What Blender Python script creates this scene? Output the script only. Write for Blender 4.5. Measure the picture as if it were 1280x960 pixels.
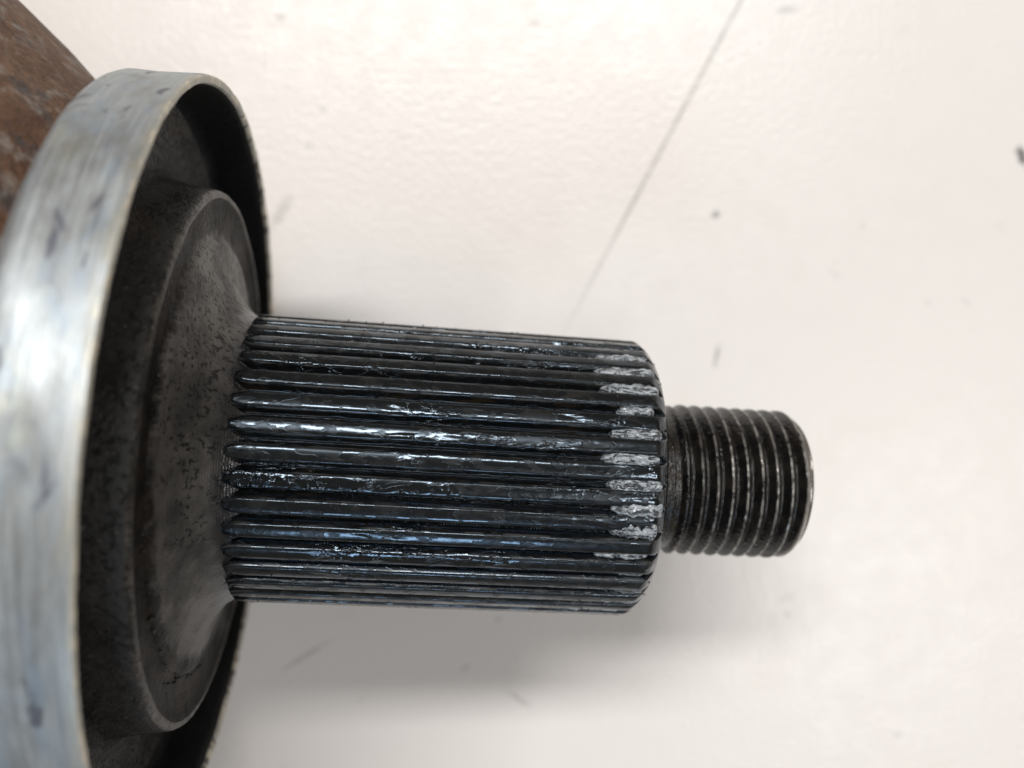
import bpy, bmesh, math, random
from mathutils import Vector, Matrix, noise as mnoise

# ------------------------------------------------------------------ scene, camera, light
scene = bpy.context.scene
for o in list(bpy.data.objects):
    bpy.data.objects.remove(o, do_unlink=True)
MM = 0.001
H = 127.7                                     # camera height above the table, mm
cam_data = bpy.data.cameras.new("camera")
cam_data.sensor_width = 36.0
cam_data.lens = 36.0 * 1097.5 / 1280.0
cam_data.clip_start = 0.002
cam_data.clip_end = 50.0
cam_data.dof.use_dof = True
cam_data.dof.focus_distance = 76.5 * MM
cam_data.dof.aperture_fstop = 18.0
camera = bpy.data.objects.new("camera", cam_data)
camera.location = (0, 0, H * MM)
scene.collection.objects.link(camera)
scene.camera = camera

world = bpy.data.worlds.new("World")
scene.world = world
world.use_nodes = True
bg = world.node_tree.nodes["Background"]
bg.inputs[0].default_value = (1.0, 0.84, 0.68, 1)
bg.inputs[1].default_value = 0.18


def ceiling_lamp(name, loc, sx, sy, power, col):
    d = bpy.data.lights.new(name, 'AREA')
    d.shape = 'RECTANGLE'
    d.size, d.size_y = sx, sy
    d.energy = power
    d.color = col
    o = bpy.data.objects.new(name, d)
    o.location = loc
    o.rotation_euler = (Vector(loc)).to_track_quat('Z', 'Y').to_euler()
    scene.collection.objects.link(o)
    return o


ceiling_lamp("ceiling_lamp", (-0.05, 0.80, 1.5), 1.1, 0.18, 23.0, (1.0, 0.985, 0.965))
ceiling_lamp("ceiling_lamp", (0.68, -0.37, 1.5), 0.65, 0.05, 5.5, (1.0, 0.985, 0.965))
ceiling_lamp("window_light", (0.05, -1.50, 1.17), 0.5, 0.26, 5.6, (0.58, 0.78, 1.0))

scene.view_settings.view_transform = 'Standard'
scene.view_settings.look = 'None'
scene.view_settings.gamma = 1.0
scene.view_settings.exposure = 0.0
scene.view_settings.use_curve_mapping = False
scene.render.engine = 'CYCLES'
scene.cycles.use_denoising = True
scene.cycles.max_bounces = 8

COL = scene.collection
PI = math.pi


# ------------------------------------------------------------------ node helpers
class NT:
    def __init__(self, name):
        self.m = bpy.data.materials.new(name)
        self.m.use_nodes = True
        self.t = self.m.node_tree
        self.b = self.t.nodes["Principled BSDF"]

    def put(self, node, sock, v):
        if v is None:
            return
        if isinstance(v, bpy.types.NodeSocket):
            self.t.links.new(v, node.inputs[sock])
        else:
            s = node.inputs[sock]
            if s.type == 'RGBA' and len(v) == 3:
                v = (*v, 1)
            s.default_value = v

    def set(self, **kw):
        names = dict(color='Base Color', metal='Metallic', rough='Roughness', normal='Normal',
                     spec='Specular IOR Level', coat='Coat Weight', coat_rough='Coat Roughness',
                     coat_normal='Coat Normal', sss='Subsurface Weight', ior='IOR')
        for k, v in kw.items():
            self.put(self.b, names[k], v)

    def coord(self, scale=1000.0, rand=False):
        """object coordinates in millimetres, shifted at random per object if asked"""
        c = self.t.nodes.new('ShaderNodeTexCoord')
        n = self.t.nodes.new('ShaderNodeVectorMath'); n.operation = 'SCALE'
        self.t.links.new(c.outputs['Object'], n.inputs[0]); n.inputs[3].default_value = scale
        out = n.outputs[0]
        if rand:
            i = self.t.nodes.new('ShaderNodeObjectInfo')
            m = self.t.nodes.new('ShaderNodeMath'); m.operation = 'MULTIPLY'
            self.t.links.new(i.outputs['Random'], m.inputs[0]); m.inputs[1].default_value = 300.0
            a = self.t.nodes.new('ShaderNodeVectorMath'); a.operation = 'ADD'
            self.t.links.new(out, a.inputs[0]); self.t.links.new(m.outputs[0], a.inputs[1])
            return out, a.outputs[0]
        return out

    def vscale(self, v, xyz):
        n = self.t.nodes.new('ShaderNodeVectorMath'); n.operation = 'MULTIPLY'
        self.t.links.new(v, n.inputs[0]); n.inputs[1].default_value = xyz
        return n.outputs[0]

    def sep(self, v):
        n = self.t.nodes.new('ShaderNodeSeparateXYZ'); self.t.links.new(v, n.inputs[0])
        return n.outputs

    def comb(self, x, y, z):
        n = self.t.nodes.new('ShaderNodeCombineXYZ')
        for i, v in enumerate((x, y, z)):
            self.put(n, i, v)
        return n.outputs[0]

    def math(self, op, a, b=None, c=None, clamp=False):
        n = self.t.nodes.new('ShaderNodeMath'); n.operation = op; n.use_clamp = clamp
        self.put(n, 0, a); self.put(n, 1, b); self.put(n, 2, c)
        return n.outputs[0]

    def noise(self, v, scale, detail=3.0, rough=0.55, dist=0.0):
        n = self.t.nodes.new('ShaderNodeTexNoise')
        self.t.links.new(v, n.inputs['Vector'])
        n.inputs['Scale'].default_value = scale
        n.inputs['Detail'].default_value = detail
        n.inputs['Roughness'].default_value = rough
        n.inputs['Distortion'].default_value = dist
        return n.outputs['Fac']

    def voronoi(self, v, scale, feature='F1', rnd=1.0):
        n = self.t.nodes.new('ShaderNodeTexVoronoi'); n.feature = feature
        self.t.links.new(v, n.inputs['Vector'])
        n.inputs['Scale'].default_value = scale
        n.inputs['Randomness'].default_value = rnd
        return n.outputs['Distance']

    def ramp(self, v, a, b, lo=0.0, hi=1.0):
        n = self.t.nodes.new('ShaderNodeMapRange'); n.interpolation_type = 'SMOOTHSTEP'
        self.put(n, 0, v)
        for i, q in zip((1, 2, 3, 4), (a, b, lo, hi)):
            n.inputs[i].default_value = q
        return n.outputs[0]

    def mix(self, f, a, b):
        n = self.t.nodes.new('ShaderNodeMix'); n.data_type = 'RGBA'
        self.put(n, 0, f)
        for idx, v in ((6, a), (7, b)):
            self.put(n, idx, v)
        return n.outputs[2]

    def mixf(self, f, a, b):
        n = self.t.nodes.new('ShaderNodeMix')
        self.put(n, 0, f); self.put(n, 2, a); self.put(n, 3, b)
        return n.outputs[0]

    def bump(self, h, dist_mm, strength=1.0, normal=None):
        n = self.t.nodes.new('ShaderNodeBump')
        self.put(n, 'Height', h); n.inputs['Distance'].default_value = dist_mm * MM
        n.inputs['Strength'].default_value = strength
        if normal is not None:
            self.t.links.new(normal, n.inputs['Normal'])
        return n.outputs[0]

    def radius(self, v):
        x, y, z = self.sep(v)
        return self.math('SQRT', self.math('ADD', self.math('MULTIPLY', y, y), self.math('MULTIPLY', z, z)))

    def angle(self, v):
        x, y, z = self.sep(v)
        return self.math('ARCTAN2', y, z)


# ------------------------------------------------------------------ materials
def mat_table():
    n = NT("white_laminate")
    c = n.coord()
    x, y, z = n.sep(c)
    col = n.mix(n.noise(c, 0.012, 2), (0.80, 0.762, 0.73), (0.845, 0.81, 0.78))
    col = n.mix(n.ramp(n.noise(c, 0.06, 4), 0.55, 0.8, 0, 0.35), col, (0.76, 0.71, 0.66))
    col = n.mix(n.ramp(n.noise(c, 0.35, 3), 0.68, 0.80, 0, 0.22), col, (0.55, 0.53, 0.50))
    # marks with a shape of their own: (x, y, half length, half width, turn, strength, grey)
    marks = [
        (29.7, 24.7, 0.95, 0.7, 0.4, 0.75, 0.25), (29.8, 4.1, 2.0, 0.45, 1.35, 0.6, 0.28),
        (74.2, 33.0, 1.9, 0.8, 1.9, 0.95, 0.10), (40.0, 54.5, 2.3, 0.8, 0.15, 0.45, 0.4),
        (-33.5, 53.3, 1.0, 0.8, 0.0, 0.45, 0.4), (3.2, 52.5, 1.3, 0.7, 0.1, 0.5, 0.38),
        (-27.5, 39.9, 0.8, 0.7, 0.0, 0.35, 0.45), (-29.5, 34.7, 0.7, 0.7, 0.0, 0.35, 0.45),
        (-33.6, 25.0, 3.6, 1.1, 1.05, 0.45, 0.42), (1.0, -45.8, 2.6, 0.45, -0.6, 0.45, 0.42),
        (-6.8, -41.3, 1.2, 0.5, 0.6, 0.4, 0.38), (-2.0, -34.2, 0.7, 0.5, 0.0, 0.4, 0.3),
        (-30.0, -39.5, 5.0, 0.35, 0.55, 0.45, 0.3), (66.0, 12.0, 1.3, 0.5, -0.9, 0.3, 0.5),
        (40.0, -31.0, 1.6, 0.9, 0.2, 0.3, 0.5), (51.0, 23.0, 0.7, 0.6, 0.0, 0.22, 0.45),
        (60.5, 11.9, 0.7, 0.5, 0, 0.2, 0.45), (56.0, -51.0, 0.9, 0.4, 0.5, 0.35, 0.35),
        (40.0, -33.6, 0.5, 0.5, 0, 0.4, 0.4), (47.0, 16.0, 1.6, 0.5, -0.8, 0.2, 0.5),
        (14.5, 45.0, 0.6, 0.5, 0, 0.22, 0.45), (-3.0, 44.0, 0.7, 0.6, 0, 0.2, 0.5),
        (-10.0, 28.0, 0.7, 0.6, 0, 0.18, 0.5), (-22.0, -58.0 + 12, 0.7, 0.5, 0.4, 0.25, 0.4),
    ]
    wob = n.noise(c, 0.9, 3)
    for (mx, my, a, b, t, s, g) in marks:
        dx = n.math('SUBTRACT', x, mx); dy = n.math('SUBTRACT', y, my)
        u = n.math('ADD', n.math('MULTIPLY', dx, math.cos(t) / a), n.math('MULTIPLY', dy, math.sin(t) / a))
        v = n.math('ADD', n.math('MULTIPLY', dx, -math.sin(t) / b), n.math('MULTIPLY', dy, math.cos(t) / b))
        d = n.math('SQRT', n.math('ADD', n.math('MULTIPLY', u, u), n.math('MULTIPLY', v, v)))
        d = n.math('ADD', d, n.math('MULTIPLY_ADD', wob, 1.6, -0.8))
        col = n.mix(n.ramp(d, 0.25, 1.15, s, 0.0), col, (g, g * 0.97, g * 0.94))
    # long straight scratch line
    ax, ay, bx_, by = 36.6, 62.0, 6.5, 5.5
    L = math.hypot(bx_ - ax, by - ay); ux, uy = (bx_ - ax) / L, (by - ay) / L
    dx = n.math('SUBTRACT', x, ax); dy = n.math('SUBTRACT', y, ay)
    along = n.math('ADD', n.math('MULTIPLY', dx, ux), n.math('MULTIPLY', dy, uy))
    off = n.math('ABSOLUTE', n.math('ADD', n.math('MULTIPLY', dx, -uy), n.math('MULTIPLY', dy, ux)))
    line = n.ramp(off, 0.15, 0.42, 1.0, 0.0)
    line = n.math('MULTIPLY', line, n.ramp(along, L * 0.55, L * 1.05, 1.0, 0.0))
    line = n.math('MULTIPLY', line, n.ramp(n.noise(n.comb(along, 0.0, 0.0), 0.22, 3), 0.25, 0.6, 0.55, 1.0))
    col = n.mix(n.math('MULTIPLY', line, 0.62), col, (0.28, 0.265, 0.25))
    h = n.noise(c, 1.25, 2, 0.5)
    col = n.mix(n.ramp(n.noise(n.vscale(c, (0.015, 0.9, 1.0)), 1.0, 2), 0.66, 0.74, 0, 0.10), col, (0.5, 0.48, 0.45))
    col = n.mix(n.ramp(n.noise(c, 0.10, 5, 0.65), 0.60, 0.75, 0, 0.22), col, (0.60, 0.55, 0.51))
    n.set(color=col, rough=n.ramp(n.noise(c, 0.25, 2), 0.3, 0.7, 0.28, 0.36), spec=0.5,
          normal=n.bump(h, 0.085))
    return n.m


def mat_zinc():
    n = NT("zinc_plated_steel")
    c = n.coord()
    x, y, z = n.sep(c)
    a = n.math('MULTIPLY', n.angle(c), 35.0)
    band = n.comb(x, n.math('MULTIPLY', a, 0.03), 0.0)      # streaks that run round the band
    patch = n.comb(x, n.math('MULTIPLY', a, 0.45), 0.0)
    st = n.noise(band, 2.6, 5, 0.7)
    col = n.mix(n.ramp(st, 0.3, 0.7), (0.39, 0.425, 0.445), (0.54, 0.575, 0.59))
    col = n.mix(n.ramp(n.noise(patch, 0.5, 3, 0.5, 0.5), 0.48, 0.66, 0, 0.6), col, (0.36, 0.45, 0.55))
    col = n.mix(n.ramp(n.noise(patch, 0.33, 4, 0.6), 0.42, 0.68, 0, 0.9), col, (0.33, 0.34, 0.34))
    col = n.mix(n.ramp(n.noise(patch, 0.22, 3), 0.56, 0.75, 0, 0.55), col, (0.60, 0.60, 0.44))
    col = n.mix(n.ramp(n.noise(patch, 0.45, 3, 0.5, 0.6), 0.59, 0.68, 0, 0.85), col, (0.15, 0.155, 0.19))
    ed = n.ramp(x, -1.0, -0.2)
    col = n.mix(n.math('MULTIPLY', ed, n.ramp(n.noise(patch, 0.9, 3), 0.4, 0.65, 0.2, 0.8)), col, (0.52, 0.50, 0.42))
    ro = n.math('ADD', n.ramp(n.noise(patch, 0.4, 4), 0.3, 0.7, 0.44, 0.62), n.ramp(st, 0.35, 0.65, -0.05, 0.07))
    h = n.math('ADD', n.math('MULTIPLY', st, 0.6), n.math('MULTIPLY', n.noise(patch, 0.9, 4), 0.7))
    n.set(color=col, metal=0.85, rough=ro, normal=n.bump(h, 0.05))
    return n.m


def mat_rim():
    n = NT("worn_cut_edge")
    c = n.coord()
    col = n.mix(n.ramp(n.noise(c, 0.5, 4, 0.6), 0.46, 0.6), (0.42, 0.41, 0.36), (0.60, 0.55, 0.45))
    col = n.mix(n.math('MULTIPLY', n.ramp(n.noise(c, 0.8, 3), 0.50, 0.60, 0, 0.85), n.ramp(n.sep(c)[2], 5.0, -8.0)), col, (0.05, 0.045, 0.04))
    n.set(color=col, metal=0.35, rough=0.5, normal=n.bump(n.noise(c, 2.0, 3), 0.15))
    return n.m


def mat_dirty(name, base, light, brown, pit, metal=0.0, rough=(0.45, 0.7), fine=1.0):
    """oily, pitted dark steel"""
    n = NT(name)
    c = n.coord()
    a = n.noise(c, 0.25 * fine, 5, 0.6)
    b = n.noise(c, 1.6 * fine, 4, 0.65)
    col = n.mix(n.ramp(a, 0.35, 0.7), base, light)
    col = n.mix(n.ramp(n.noise(c, 0.16, 3), 0.52, 0.7, 0, 0.6), col, brown)
    pits = n.ramp(b, 0.54, 0.63)
    col = n.mix(n.math('MULTIPLY', pits, pit), col, (0.006, 0.006, 0.006))
    dust = n.ramp(n.noise(c, 2.4, 3), 0.64, 0.74, 0, 0.7)
    col = n.mix(dust, col, (0.16, 0.15, 0.13))
    h = n.math('SUBTRACT', n.math('MULTIPLY', n.noise(c, 2.2, 4), 0.6), n.math('MULTIPLY', pits, 0.6))
    n.set(color=col, metal=metal, rough=n.ramp(a, 0.3, 0.7, *rough), normal=n.bump(h, 0.22), spec=0.45)
    return n.m


def mat_flare():
    """turned root of the shaft: grey lathe rings under black specks"""
    n = NT("turned_steel")
    c = n.coord()
    r = n.radius(c)
    x, y, z = n.sep(c)
    w = n.noise(c, 0.18, 4, 0.6)
    ring = n.math('SINE', n.math('MULTIPLY', n.math('SUBTRACT', r, x), 19.0))
    col = n.mix(n.ramp(w, 0.35, 0.65), (0.030, 0.028, 0.026), (0.10, 0.094, 0.087))
    sp = n.ramp(n.noise(n.vscale(c, (0.6, 1, 1)), 1.9, 5, 0.65), 0.54, 0.60, 0, 0.95)
    sp = n.math('MULTIPLY', sp, n.ramp(n.math('ADD', n.noise(c, 0.22, 3), n.math('MULTIPLY', y, 0.016)), 0.40, 0.56, 0.10, 1.0))
    wet = n.ramp(n.math('ADD', x, n.math('MULTIPLY', n.noise(c, 0.5, 3), 2.4)), 3.4, 5.2)
    col = n.mix(wet, col, (0.020, 0.020, 0.021))
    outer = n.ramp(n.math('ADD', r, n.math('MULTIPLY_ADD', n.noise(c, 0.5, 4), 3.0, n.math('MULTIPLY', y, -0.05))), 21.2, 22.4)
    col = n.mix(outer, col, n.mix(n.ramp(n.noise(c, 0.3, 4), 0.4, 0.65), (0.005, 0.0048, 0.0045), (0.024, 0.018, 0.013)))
    col = n.mix(sp, col, (0.006, 0.006, 0.006))
    h = n.math('ADD', n.math('MULTIPLY', ring, n.ramp(n.noise(c, 0.2, 3), 0.35, 0.6, 0.02, 0.08)), n.math('MULTIPLY', n.noise(c, 3.0, 3), 0.7))
    h = n.math('ADD', h, n.math('MULTIPLY', n.noise(c, 1.1, 4, 0.6), n.math('MULTIPLY', outer, 2.2)))
    h = n.math('ADD', h, n.math('MULTIPLY', sp, 0.8))
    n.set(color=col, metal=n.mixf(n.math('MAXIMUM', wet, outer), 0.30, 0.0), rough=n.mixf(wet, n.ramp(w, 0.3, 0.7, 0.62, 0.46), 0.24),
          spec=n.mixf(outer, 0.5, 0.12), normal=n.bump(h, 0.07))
    return n.m


def mat_grease():
    """black gear grease on the teeth: a thin dry film with wet ridges, bubbles and runs"""
    n = NT("black_grease")
    raw, c = n.coord(rand=True)
    r = n.radius(raw)
    x, y, z = n.sep(raw)
    flank = n.ramp(r, 13.45, 13.75, 1.0, 0.0)
    edge = n.math('MULTIPLY', n.ramp(r, 13.70, 13.78), n.ramp(r, 13.84, 13.90, 1.0, 0.0))
    thick = n.ramp(n.noise(n.vscale(c, (0.06, 0.25, 0.25)), 1.0, 3), 0.53, 0.62)
    film = n.noise(n.vscale(c, (0.50, 1.0, 1.0)), 0.9, 3, 0.5, 1.0)
    filmm = n.ramp(film, 0.47, 0.53)
    rim = n.math('MULTIPLY', n.ramp(film, 0.44, 0.485), n.ramp(film, 0.485, 0.53, 1.0, 0.0))
    bubm = n.ramp(n.voronoi(c, 1.3, 'SMOOTH_F1'), 0.10, 0.38, 1.0, 0.0)
    fine = n.noise(n.vscale(c, (0.6, 1, 1)), 2.6, 2, 0.5)
    ribs = n.math('SINE', n.math('MULTIPLY', x, 26.0))
    h = n.math('MULTIPLY', filmm, n.mixf(thick, 0.07, 0.50))
    h = n.math('ADD', h, n.math('MULTIPLY', rim, n.mixf(thick, 0.05, 0.40)))
    h = n.math('ADD', h, n.math('MULTIPLY', n.math('MULTIPLY', bubm, thick), 0.25))
    h = n.math('ADD', h, n.math('MULTIPLY', fine, n.mixf(thick, 0.06, 0.30)))
    h = n.math('ADD', h, n.math('MULTIPLY', n.math('MULTIPLY', ribs, flank), n.ramp(n.noise(c, 0.4, 2), 0.4, 0.65, 0.0, 0.08)))
    wet = n.math('MAXIMUM', n.math('MAXIMUM', thick, n.math('MULTIPLY', filmm, 0.8)), n.math('MULTIPLY', flank, 0.85))
    dry = n.mix(n.ramp(n.noise(c, 0.8, 4), 0.4, 0.65), (0.008, 0.008, 0.008), (0.020, 0.0195, 0.019))
    col = n.mix(wet, dry, (0.0030, 0.0032, 0.0038))
    brown = n.ramp(n.noise(n.vscale(c, (0.3, 1, 1)), 0.9, 3), 0.58, 0.68, 0, 0.55)
    col = n.mix(n.math('MULTIPLY', brown, flank), col, (0.026, 0.017, 0.008))
    worn = n.math('MULTIPLY', edge, n.ramp(n.noise(n.vscale(c, (0.5, 1, 1)), 0.8, 4), 0.45, 0.62, 0.0, 0.45))
    col = n.mix(worn, col, (0.16, 0.16, 0.16))
    n.b.inputs['Specular Tint'].default_value = (0.68, 0.84, 1.0, 1)
    n.set(color=col, rough=n.mixf(wet, 0.28, 0.13), spec=n.mixf(wet, 0.30, 0.9), metal=n.math('MULTIPLY', worn, 0.6), normal=n.bump(h, 0.12))
    return n.m


def mat_core():
    n = NT("groove_grease")
    c = n.coord()
    x, y, z = n.sep(c)
    h = n.math('ADD', n.noise(c, 2.0, 4), n.math('MULTIPLY', n.math('SINE', n.math('MULTIPLY', x, 26.0)), n.ramp(n.noise(c, 0.5, 2), 0.45, 0.65, 0, 0.06)))
    col = n.mix(n.ramp(n.noise(c, 0.6, 3), 0.45, 0.65), (0.006, 0.006, 0.007), (0.022, 0.017, 0.012))
    n.set(color=col, rough=0.25, spec=0.5, normal=n.bump(h, 0.10))
    return n.m


def mat_deposit():
    n = NT("dried_grease")
    raw, c = n.coord(rand=True)
    a = n.noise(n.vscale(c, (0.4, 1.5, 1.5)), 2.0, 4, 0.6, 0.8)
    b = n.noise(c, 6.0, 2)
    col = n.mix(n.ramp(a, 0.42, 0.56), (0.03, 0.032, 0.037), (0.42, 0.46, 0.50))
    col = n.mix(n.ramp(b, 0.55, 0.7, 0, 0.7), col, (0.05, 0.045, 0.04))
    h = n.math('ADD', a, n.math('MULTIPLY', b, 0.4))
    n.b.inputs['Specular Tint'].default_value = (0.75, 0.88, 1.0, 1)
    n.set(color=col, rough=0.13, spec=1.0, coat=0.6, coat_rough=0.1, normal=n.bump(h, 0.34))
    return n.m


def mat_thread():
    n = NT("oily_thread_steel")
    c = n.coord()
    r = n.radius(c)
    x, y, z = n.sep(c)
    worn = n.ramp(n.math('ADD', r, n.math('MULTIPLY', n.noise(c, 1.6, 4), 0.20)), 7.80, 7.87)
    worn = n.math('MULTIPLY', worn, n.ramp(n.math('ADD', x, n.math('MULTIPLY', n.noise(c, 0.5, 3), 5.0)), 48.0, 54.0, 0.06, 1.0))
    tip = n.ramp(x, 57.75, 58.0)
    worn = n.math('MAXIMUM', worn, n.math('MULTIPLY', tip, n.ramp(n.noise(c, 0.8, 3), 0.30, 0.5, 0.7, 1.0)))
    col = n.mix(n.ramp(n.noise(c, 0.7, 4), 0.42, 0.62), (0.003, 0.003, 0.0035), (0.013, 0.011, 0.009))
    col = n.mix(worn, col, n.mix(n.noise(c, 1.2, 3), (0.16, 0.15, 0.135), (0.50, 0.48, 0.45)))
    h = n.math('ADD', n.noise(c, 2.8, 4, 0.6), n.math('MULTIPLY', n.ramp(n.voronoi(c, 1.6), 0.1, 0.35, 1.0, 0.0), 0.4))
    n.set(color=col, metal=n.math('MULTIPLY', worn, 0.8), rough=n.mixf(worn, 0.12, 0.24),
          normal=n.bump(n.math('MULTIPLY', h, n.mixf(worn, 1.0, 0.35)), 0.11))
    return n.m


def mat_rust():
    n = NT("rusty_forging")
    c = n.coord()
    a = n.noise(c, 0.14, 5, 0.65, 0.5)
    b = n.noise(n.vscale(c, (1.0, 0.6, 0.6)), 0.45, 5, 0.6, 0.6)
    col = n.mix(n.ramp(a, 0.35, 0.65), (0.115, 0.058, 0.034), (0.20, 0.115, 0.072))
    col = n.mix(n.ramp(b, 0.50, 0.64, 0, 0.8), col, (0.27, 0.235, 0.205))
    col = n.mix(n.ramp(n.noise(c, 0.3, 4), 0.56, 0.7, 0, 0.8), col, (0.07, 0.065, 0.068))
    col = n.mix(n.ramp(n.noise(c, 1.6, 5, 0.7), 0.45, 0.62, 0, 0.55), col, (0.055, 0.034, 0.024))
    col = n.mix(n.ramp(n.noise(c, 2.5, 4, 0.7), 0.60, 0.70, 0, 0.6), col, (0.26, 0.15, 0.085))
    n.set(color=col, rough=0.7, metal=0.1, normal=n.bump(n.math('ADD', a, n.noise(c, 1.5, 4)), 0.2), spec=0.35)
    return n.m


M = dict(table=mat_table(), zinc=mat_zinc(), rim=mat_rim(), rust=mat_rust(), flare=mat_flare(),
         inside=mat_dirty("oily_shield_inside", (0.024, 0.0235, 0.023), (0.07, 0.068, 0.066), (0.060, 0.048, 0.038), 0.95),
         boss=mat_dirty("oily_boss_wall", (0.010, 0.010, 0.0105), (0.032, 0.032, 0.033), (0.040, 0.031, 0.024), 0.7),
         grease=mat_grease(), core=mat_core(), deposit=mat_deposit(), thread=mat_thread(),
         lip=mat_dirty("scuffed_lip", (0.007, 0.0065, 0.006), (0.075, 0.067, 0.058), (0.06, 0.045, 0.03), 0.7, 0.4, (0.35, 0.5)))
g = NT("shaded_black_paint"); g.set(color=(0.005, 0.005, 0.006), rough=0.45, spec=0.3, normal=g.bump(g.noise(g.coord(), 1.2, 4), 0.1)); M['black'] = g.m  # shield's inner wall: black coat darkened further, its shade put into the colour
g = NT("black_grit"); g.set(color=(0.012, 0.011, 0.010), rough=0.5); M['grit'] = g.m


# ------------------------------------------------------------------ mesh helpers (millimetres in, metres out)
def make(name, verts, faces, mats, parent=None, idx=None, smooth=True, sharp=35):
    me = bpy.data.meshes.new(name)
    me.from_pydata([(v[0] * MM, v[1] * MM, v[2] * MM) for v in verts], [], faces)
    for m in mats:
        me.materials.append(m)
    if idx:
        me.polygons.foreach_set('material_index', idx)
    bm = bmesh.new(); bm.from_mesh(me)
    bmesh.ops.recalc_face_normals(bm, faces=bm.faces)
    bm.to_mesh(me); bm.free()
    if smooth:
        me.polygons.foreach_set('use_smooth', [True] * len(me.polygons))
        me.set_sharp_from_angle(angle=math.radians(sharp))
    return link(name, me, parent)


def link(name, me, parent=None):
    o = bpy.data.objects.new(name, me)
    COL.objects.link(o)
    o.parent = parent
    return o


def refine(profile, step=0.5):
    """points between the corners of a lathe profile [(s, r, material)]"""
    out = []
    for p, q in zip(profile, profile[1:]):
        d = math.hypot(q[0] - p[0], q[1] - p[1])
        k = max(1, int(d / step))
        for i in range(k):
            t = i / k
            out.append((p[0] + (q[0] - p[0]) * t, p[1] + (q[1] - p[1]) * t, p[2]))
    out.append(profile[-1])
    return out


def lathe(name, profile, mats, parent, segs=256, closed=False, wob=None, sharp=35):
    V, F, I = [], [], []
    n = len(profile)
    for j in range(segs):
        a = 2 * PI * j / segs
        for (s, r, m) in profile:
            if wob:
                s, r = wob(s, r, a)
            V.append((s, r * math.sin(a), r * math.cos(a)))
    for j in range(segs):
        k = (j + 1) % segs
        for i in range(n if closed else n - 1):
            i2 = (i + 1) % n
            F.append((j * n + i, j * n + i2, k * n + i2, k * n + i)); I.append(profile[i][2])
    return make(name, V, F, mats, parent, I, sharp=sharp)


def nz(x, y=0.0, z=0.0):
    return mnoise.noise(Vector((x, y, z)))


random.seed(7)
# ------------------------------------------------------------------ the table
def build_table():
    bm = bmesh.new()
    bmesh.ops.create_cube(bm, size=1.0)
    bmesh.ops.scale(bm, vec=(1.4, 0.9, 0.03), verts=bm.verts)
    bmesh.ops.translate(bm, vec=(0.1, 0.0, -0.015), verts=bm.verts)
    bmesh.ops.bevel(bm, geom=bm.edges[:], offset=0.003, segments=3, affect='EDGES')
    me = bpy.data.meshes.new("table"); bm.to_mesh(me); bm.free()
    me.materials.append(M['table'])
    o = link("table", me); o['kind'] = 'structure'
    o['label'] = 'white laminate table top with a thin grey scratch line and small smudges'
    return o


build_table()

# ------------------------------------------------------------------ the joint
U = Vector((0.9915, -0.0646, -0.1127)).normalized()          # shaft axis
T = Vector((0.0650, 0.9979, 0.0)); T = (T - T.dot(U) * U).normalized()
N = U.cross(T)
P0 = Vector((-29.496, -6.841, H - 86.441))                   # centre of the shield's open rim, mm
base = Vector((P0.x - 24 * U.x, P0.y - 24 * U.y, 0.0))

root = bpy.data.objects.new("axle_joint", None)
root.empty_display_size = 0.02
root.location = base * MM
COL.objects.link(root)
root['label'] = 'greasy black splined axle stub with threaded tip, silver dust shield and rusty housing'
root['category'] = 'axle joint'
FR = Matrix((U, T, N)).transposed().to_4x4()
FR.translation = (P0 - base) * MM


def seat(o):
    o.matrix_local = FR
    return o


# rusty bell housing, mostly outside the picture
def bell_wob(s, r, a):
    k = 1 + 0.004 * nz(s * 0.15, math.sin(a) * 3, math.cos(a) * 3)
    return s, r * k


prof = refine([(-7.5, 20, 0), (-7.5, 29.3, 0), (-8.4, 30.6, 0), (-11.0, 33.2, 0), (-16.5, 38.8, 0), (-20.5, 42.2, 0),
               (-23, 43.6, 0), (-26, 44.2, 0), (-58, 44.2, 0), (-60, 43.4, 0), (-60.5, 42, 0), (-60.5, 36, 0), (-30, 34, 0), (-29, 10, 0)], 1.2)
housing = seat(lathe("bell_housing", prof, [M['rust']], root, 160, wob=bell_wob))
housing['label'] = 'rusty brown forged housing behind the silver shield'


# pressed dust shield: zinc band outside, oily inside, worn cut edge
def shield_wob(s, r, a):
    cx, cy = math.cos(a) * 1.6, math.sin(a) * 1.6
    e = max(0.0, min(1.0, (s + 6.5) / 6.5))
    r2 = r + (0.10 * nz(cx, cy, 4.0) + 0.05 * nz(cx * 5, cy * 5, s * 0.4)) * min(1, max(0, (r - 30) / 3))
    s2 = s + e * (0.14 * nz(cx, cy, 9.0) + 0.07 * nz(cx * 6, cy * 6, 2.0) + 0.05 * nz(cx * 22, cy * 22, 5.0))
    return s2, r2


prof = refine([(-7.3, 27.2, 0), (-7.3, 33.7, 0), (-7.15, 34.5, 0), (-6.75, 35.05, 0), (-6.2, 35.25, 0), (-4.0, 35.2, 0),
               (-0.45, 35.4, 0), (-0.15, 35.36, 2), (0.0, 35.2, 2), (0.02, 34.95, 2), (-0.1, 34.68, 2), (-0.35, 34.55, 3),
               (-5.2, 34.3, 3), (-5.85, 34.0, 1), (-6.25, 33.3, 1), (-6.4, 32.0, 1), (-6.3, 27.2, 1)], 0.7)
shield = seat(lathe("dust_shield", prof, [M['zinc'], M['inside'], M['rim'], M['black']], root, 360, wob=shield_wob, closed=True))
shield['label'] = 'silver zinc-plated dust shield band, oily black inside'


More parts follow.
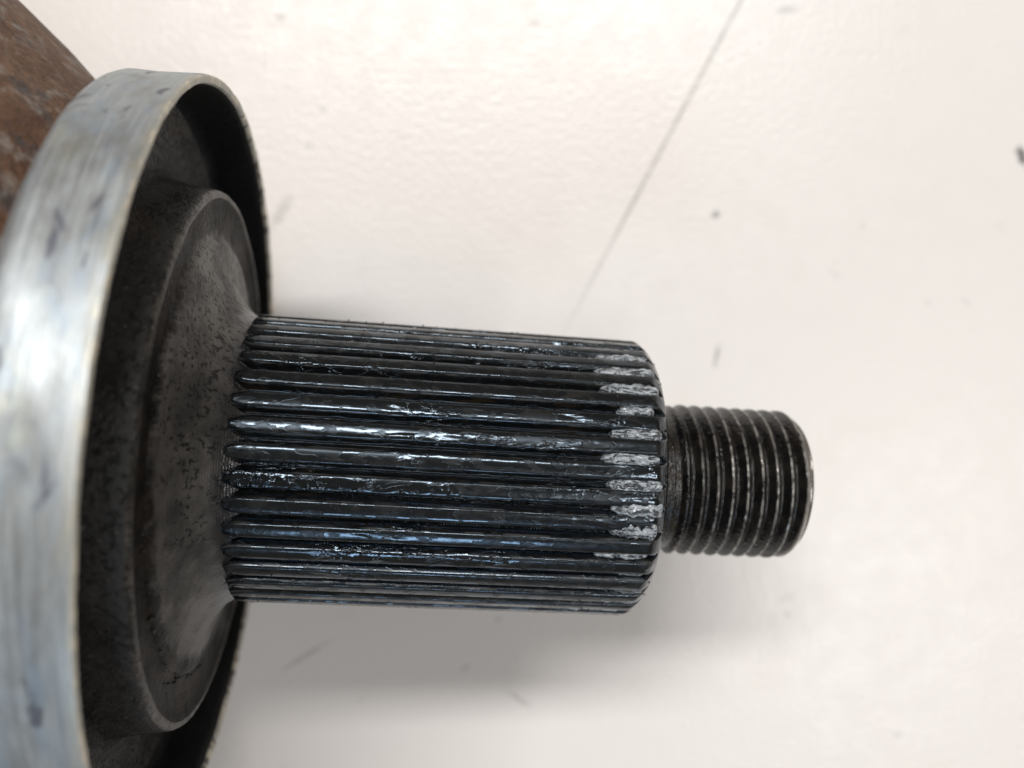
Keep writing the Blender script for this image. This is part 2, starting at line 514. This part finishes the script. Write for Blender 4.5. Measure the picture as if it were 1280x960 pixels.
# boss with raised lip, dished face and the flare that runs up to the spline
def boss_wob(s, r, a):
    cx, cy = math.cos(a) * r * 0.25, math.sin(a) * r * 0.25
    return s + 0.07 * nz(cx, cy, s) + 0.03 * nz(cx * 4, cy * 4, s), r + 0.08 * nz(cx, cy, s * 0.5 + 7) + 0.04 * nz(cx * 4, cy * 4, s)


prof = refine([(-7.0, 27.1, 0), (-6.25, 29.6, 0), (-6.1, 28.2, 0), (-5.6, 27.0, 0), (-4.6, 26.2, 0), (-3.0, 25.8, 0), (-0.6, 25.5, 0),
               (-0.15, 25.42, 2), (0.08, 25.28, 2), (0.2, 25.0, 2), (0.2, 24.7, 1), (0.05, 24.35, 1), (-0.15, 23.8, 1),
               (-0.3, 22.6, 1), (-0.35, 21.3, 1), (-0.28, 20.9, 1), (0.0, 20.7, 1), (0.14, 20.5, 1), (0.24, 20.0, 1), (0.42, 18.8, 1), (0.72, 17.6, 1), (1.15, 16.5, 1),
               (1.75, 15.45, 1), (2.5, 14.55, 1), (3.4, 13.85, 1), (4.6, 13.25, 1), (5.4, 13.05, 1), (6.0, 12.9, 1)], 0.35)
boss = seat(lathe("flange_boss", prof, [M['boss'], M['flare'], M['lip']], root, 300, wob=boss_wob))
boss['label'] = 'dark oily flange boss flaring into the shaft'

# ------------------------------------------------------------------ splined shaft
NT_ = 38
PITCH_A = 2 * PI / NT_
S0, S1 = 3.55, 42.3
prof = refine([(4.7, 13.1, 0), (41.6, 13.1, 0), (42.15, 12.5, 0), (42.3, 11.6, 0), (42.3, 8.4, 0), (42.5, 7.8, 0), (42.9, 7.35, 0),
               (43.6, 7.2, 0), (45.6, 7.15, 0)], 0.6)
shaft = seat(lathe("splined_shaft", prof, [M['core']], root, 220))
shaft['label'] = 'black greasy shaft with straight spline teeth'

half = [(0.0, 14.02), (0.28, 14.012), (0.54, 13.985), (0.64, 13.93), (0.715, 13.82), (0.785, 13.67), (0.865, 13.49), (0.945, 13.33), (1.03, 13.21), (1.11, 13.13), (1.18, 13.08)]
SEC = [(-t, r) for t, r in reversed(half)] + half[1:]


def tooth_mesh(seed):
    V, F = [], []
    n = len(SEC)
    ss = [S0 + 0.12 * i for i in range(16)]
    while ss[-1] < 40.2:
        ss.append(ss[-1] + 0.28)
    ss += [40.5 + 0.15 * i for i in range(13)]
    ss[-1] = S1
    for s in ss:
        e = (s - S0) / 1.9
        k = 1.0 if e >= 1 else math.sin(e * PI / 2) ** 0.55          # rounded, pointed left end
        wk = 0.08 + 0.92 * k
        top = 12.9 + (14.03 - 12.9) * min(1.0, k * 1.7)
        if s > 40.9:                                                           # chamfered right end
            q = (s - 40.9) / (S1 - 40.9)
            top = min(top, 14.02 - 1.15 * q ** 1.6)
        for t, r in SEC:
            ed = 1.0 if abs(t) < 0.65 else 0.5
            d = 0.012 * nz(s * 0.9, t * 2.0, seed * 9.1) + 0.009 * nz(s * 3.1, t * 4.0, seed * 5.3 + 3)
            dt = 0.012 * nz(s * 0.8, seed * 7.7, 2.0 + (1 if t > 0 else 0)) + 0.010 * nz(s * 3.3, seed * 3.7, 8.0 + (1 if t > 0 else 0))
            tt = t * wk + dt * (1 if t > 0 else -1) * ed
            rr = min(r, top) + d * ed if r > 13.0 else r
            a = tt / 14.0
            V.append((s, rr * math.sin(a), rr * math.cos(a)))
    m = len(ss)
    for j in range(m - 1):
        for i in range(n - 1):
            F.append((j * n + i, j * n + i + 1, (j + 1) * n + i + 1, (j + 1) * n + i))
    F.append(tuple(range(n)))
    F.append(tuple((m - 1) * n + i for i in range(n)))
    return V, F


variants = []
PHASE = -0.044
for k in range(NT_):
    if k < 8:
        V, F = tooth_mesh(k + 1)
        o = make("spline_tooth", V, F, [M['grease']], shaft, sharp=60)
        variants.append(o.data)
    else:
        o = link("spline_tooth", variants[(k * 5 + 3) % 8], shaft)
    o.rotation_euler = (-(k * PITCH_A + PHASE), 0, 0)


# dried pale grease left in the grooves at the outboard end
def deposit(k, s0, s1, w, hgt, seed, tc=0.0):
    """k: groove number counted from the groove above tooth 0"""
    V, F = [], []
    ns, nt = 34, 13
    for i in range(ns + 1):
        p = i / ns
        s = s0 + (s1 - s0) * p
        env = math.sqrt(max(0.0, 1 - (1 - p / 0.4) ** 2)) if p < 0.4 else 1.0
        if p > 0.86:
            env *= math.sqrt(max(0.0, 1 - ((p - 0.86) / 0.14) ** 2))
        env *= 0.92 + 0.34 * nz(s * 0.9, seed * 3.3) + 0.16 * nz(s * 2.6, seed * 1.9)
        for j in range(nt + 1):
            q = 2 * j / nt - 1
            t = tc + q * w * env
            t += 0.04 * nz(s * 1.8, q * 2, seed)
            lump = max(0.0, 1 - abs(q) ** 3.0)
            r = 13.08 + (hgt - 0.34) * lump * (0.35 + 0.65 * env) + (0.10 * nz(s * 2.4, q * 2.2, seed * 1.7) + 0.04 * nz(s * 5, q * 5, seed)) * lump
            lim = 14.12 if s < 41.2 else 14.12 - 0.8 * (s - 41.2)
            r = min(r, lim)
            if i in (0, ns) or j in (0, nt):
                r = 12.95
            a = t / 13.6
            V.append((s, r * math.sin(a), r * math.cos(a)))
    n = nt + 1
    for i in range(ns):
        for j in range(nt):
            F.append((i * n + j, i * n + j + 1, (i + 1) * n + j + 1, (i + 1) * n + j))
    o = make("grease_deposit", V, F, [M['deposit']], shaft, sharp=80)
    o.rotation_euler = (-((k + 0.5) * PITCH_A + PHASE), 0, 0)
    o['label'] = 'pale dried grease lodged at the end of a spline groove'
    return o


DEP = [  # groove, start, end, half width, height, sideways shift
    (6, 36.0, 41.2, 0.85, 1.35, 0.0), (5, 35.6, 41.6, 1.05, 1.40, 0.0), (4, 36.0, 41.7, 1.10, 1.42, 0.05), (3, 37.4, 41.0, 0.78, 1.25, 0.1),
    (2, 36.7, 41.6, 0.92, 1.28, 0.05), (1, 36.0, 41.4, 1.0, 1.35, 0.0), (0, 36.5, 41.7, 0.95, 1.30, 0.0),
    (-1, 37.0, 41.9, 1.05, 1.42, 0.1), (-2, 37.0, 41.5, 1.40, 1.50, 0.5), (-3, 36.0, 41.1, 0.75, 1.15, 0.15), (-4, 38.4, 41.3, 0.55, 0.85, 0.1),
    (-5, 38.6, 41.6, 0.7, 1.05, 0.0), (-6, 37.9, 41.4, 0.65, 1.05, 0.0)]
for i, (k, a, b, w, h, tc) in enumerate(DEP):
    deposit(k, a, b, w, h, i + 1.3, tc)

# ------------------------------------------------------------------ threaded tip
def build_thread():
    pitch, per, segs = 1.5, 14, 144
    sA, sB = 44.4, 58.85
    rc, rr = 7.74, 6.92
    rows = int((sB - sA) / pitch * per) + 2 * per
    def prof_r(f):                       # f in 0..1 over one pitch
        d = abs(f - 0.5) * 2             # 0 at crest centre, 1 at root
        if d < 0.16:
            return rc - 0.02 * (d / 0.16) ** 2
        if d > 0.84:
            return rr
        return rc - 0.02 - (rc - rr - 0.02) * (d - 0.16) / 0.68
    V, F = [], []
    for j in range(segs):
        a = 2 * PI * j / segs
        for i in range(rows + 1):
            s = sA - pitch + pitch * i / per + (-pitch * a / (2 * PI)) + pitch * 0.5
            r = prof_r((i % per) / per)
            sc = min(max(s, sA), sB)
            fade = min(1.0, max(0.0, (sc - sA - 0.1) / 1.6))
            r = 7.18 + (r - 7.18) * fade
            if sc > sB - 1.0:
                r = min(r, 7.70 - 0.85 * ((sc - sB + 1.0) / 1.0) ** 1.5)
            r += 0.022 * nz(math.cos(a) * 5, math.sin(a) * 5, sc * 1.3) + 0.014 * nz(math.cos(a) * 21, math.sin(a) * 21, sc * 2.3)
            V.append((sc, r * math.sin(a), r * math.cos(a)))
    n = rows + 1
    for j in range(segs):
        for i in range(rows):
            if j < segs - 1:
                F.append((j * n + i, j * n + i + 1, (j + 1) * n + i + 1, (j + 1) * n + i))
            elif i + 1 + per <= rows + 0 and False:
                pass
    # close the seam: one turn further round is one pitch further back
    last = (segs - 1) * n
    for i in range(rows):
        i2 = i - per
        if i2 >= 0:
            F.append((last + i, last + i + 1, i2 + 1, i2))
    me_faces = []
    for f in F:
        ss = [V[k][0] for k in f]
        if max(ss) - min(ss) > 1e-6:
            me_faces.append(f)
    o = seat(make("thread", V, me_faces, [M['thread']], root, sharp=50))
    o['label'] = 'oily threaded tip with bright worn crests'
    # flat end of the stub
    prof = [(58.85, 6.9, 0), (58.86, 6.0, 0), (58.7, 3.0, 0), (57.6, 1.4, 0), (57.0, 0.05, 0)]
    e = seat(lathe("end_face", prof, [M['thread']], root, 96))
    return o


build_thread()

# ------------------------------------------------------------------ grit stuck to the grease
def build_grit():
    bm = bmesh.new()
    def speck(s, r, a, size):
        mt = Matrix.Translation((s, r * math.sin(a), r * math.cos(a))) @ Matrix.Rotation(random.random() * 6, 4, Vector((random.random(), random.random(), 1)))
        g = bmesh.ops.create_icosphere(bm, subdivisions=1, radius=size, matrix=mt)
        for v in g['verts']:
            v.co += Vector((random.uniform(-1, 1), random.uniform(-1, 1), random.uniform(-1, 1))) * size * 0.45
    for i in range(420):
        k = random.randrange(NT_)
        a = k * PITCH_A + PHASE + random.uniform(-0.5, 0.5) * 0.08
        s = random.uniform(S0 + 1, S1 - 1.4)
        speck(s, 14.02, a, random.choice((0.04, 0.05, 0.06, 0.09)))
    for i in range(60):
        a = random.uniform(0, 2 * PI)
        speck(random.uniform(41.6, 42.3), random.uniform(12.8, 13.3), a, random.uniform(0.05, 0.13))
    for i in range(170):                                  # collar of grit where the flare meets the face
        a = random.uniform(-2.0, 0.6)
        a += 0.25 * nz(a * 5)
        speck(random.uniform(-0.3, 0.05), random.gauss(20.9, 0.4), a, 0.04 + 0.13 * random.random() ** 2.5)
    for v in bm.verts:
        v.co *= MM
    me = bpy.data.meshes.new("grit"); bm.to_mesh(me); bm.free()
    me.materials.append(M['grit'])
    o = seat(link("grit", me, root)); o['kind'] = 'stuff'
    o['label'] = 'black grit stuck to the greasy steel'


build_grit()
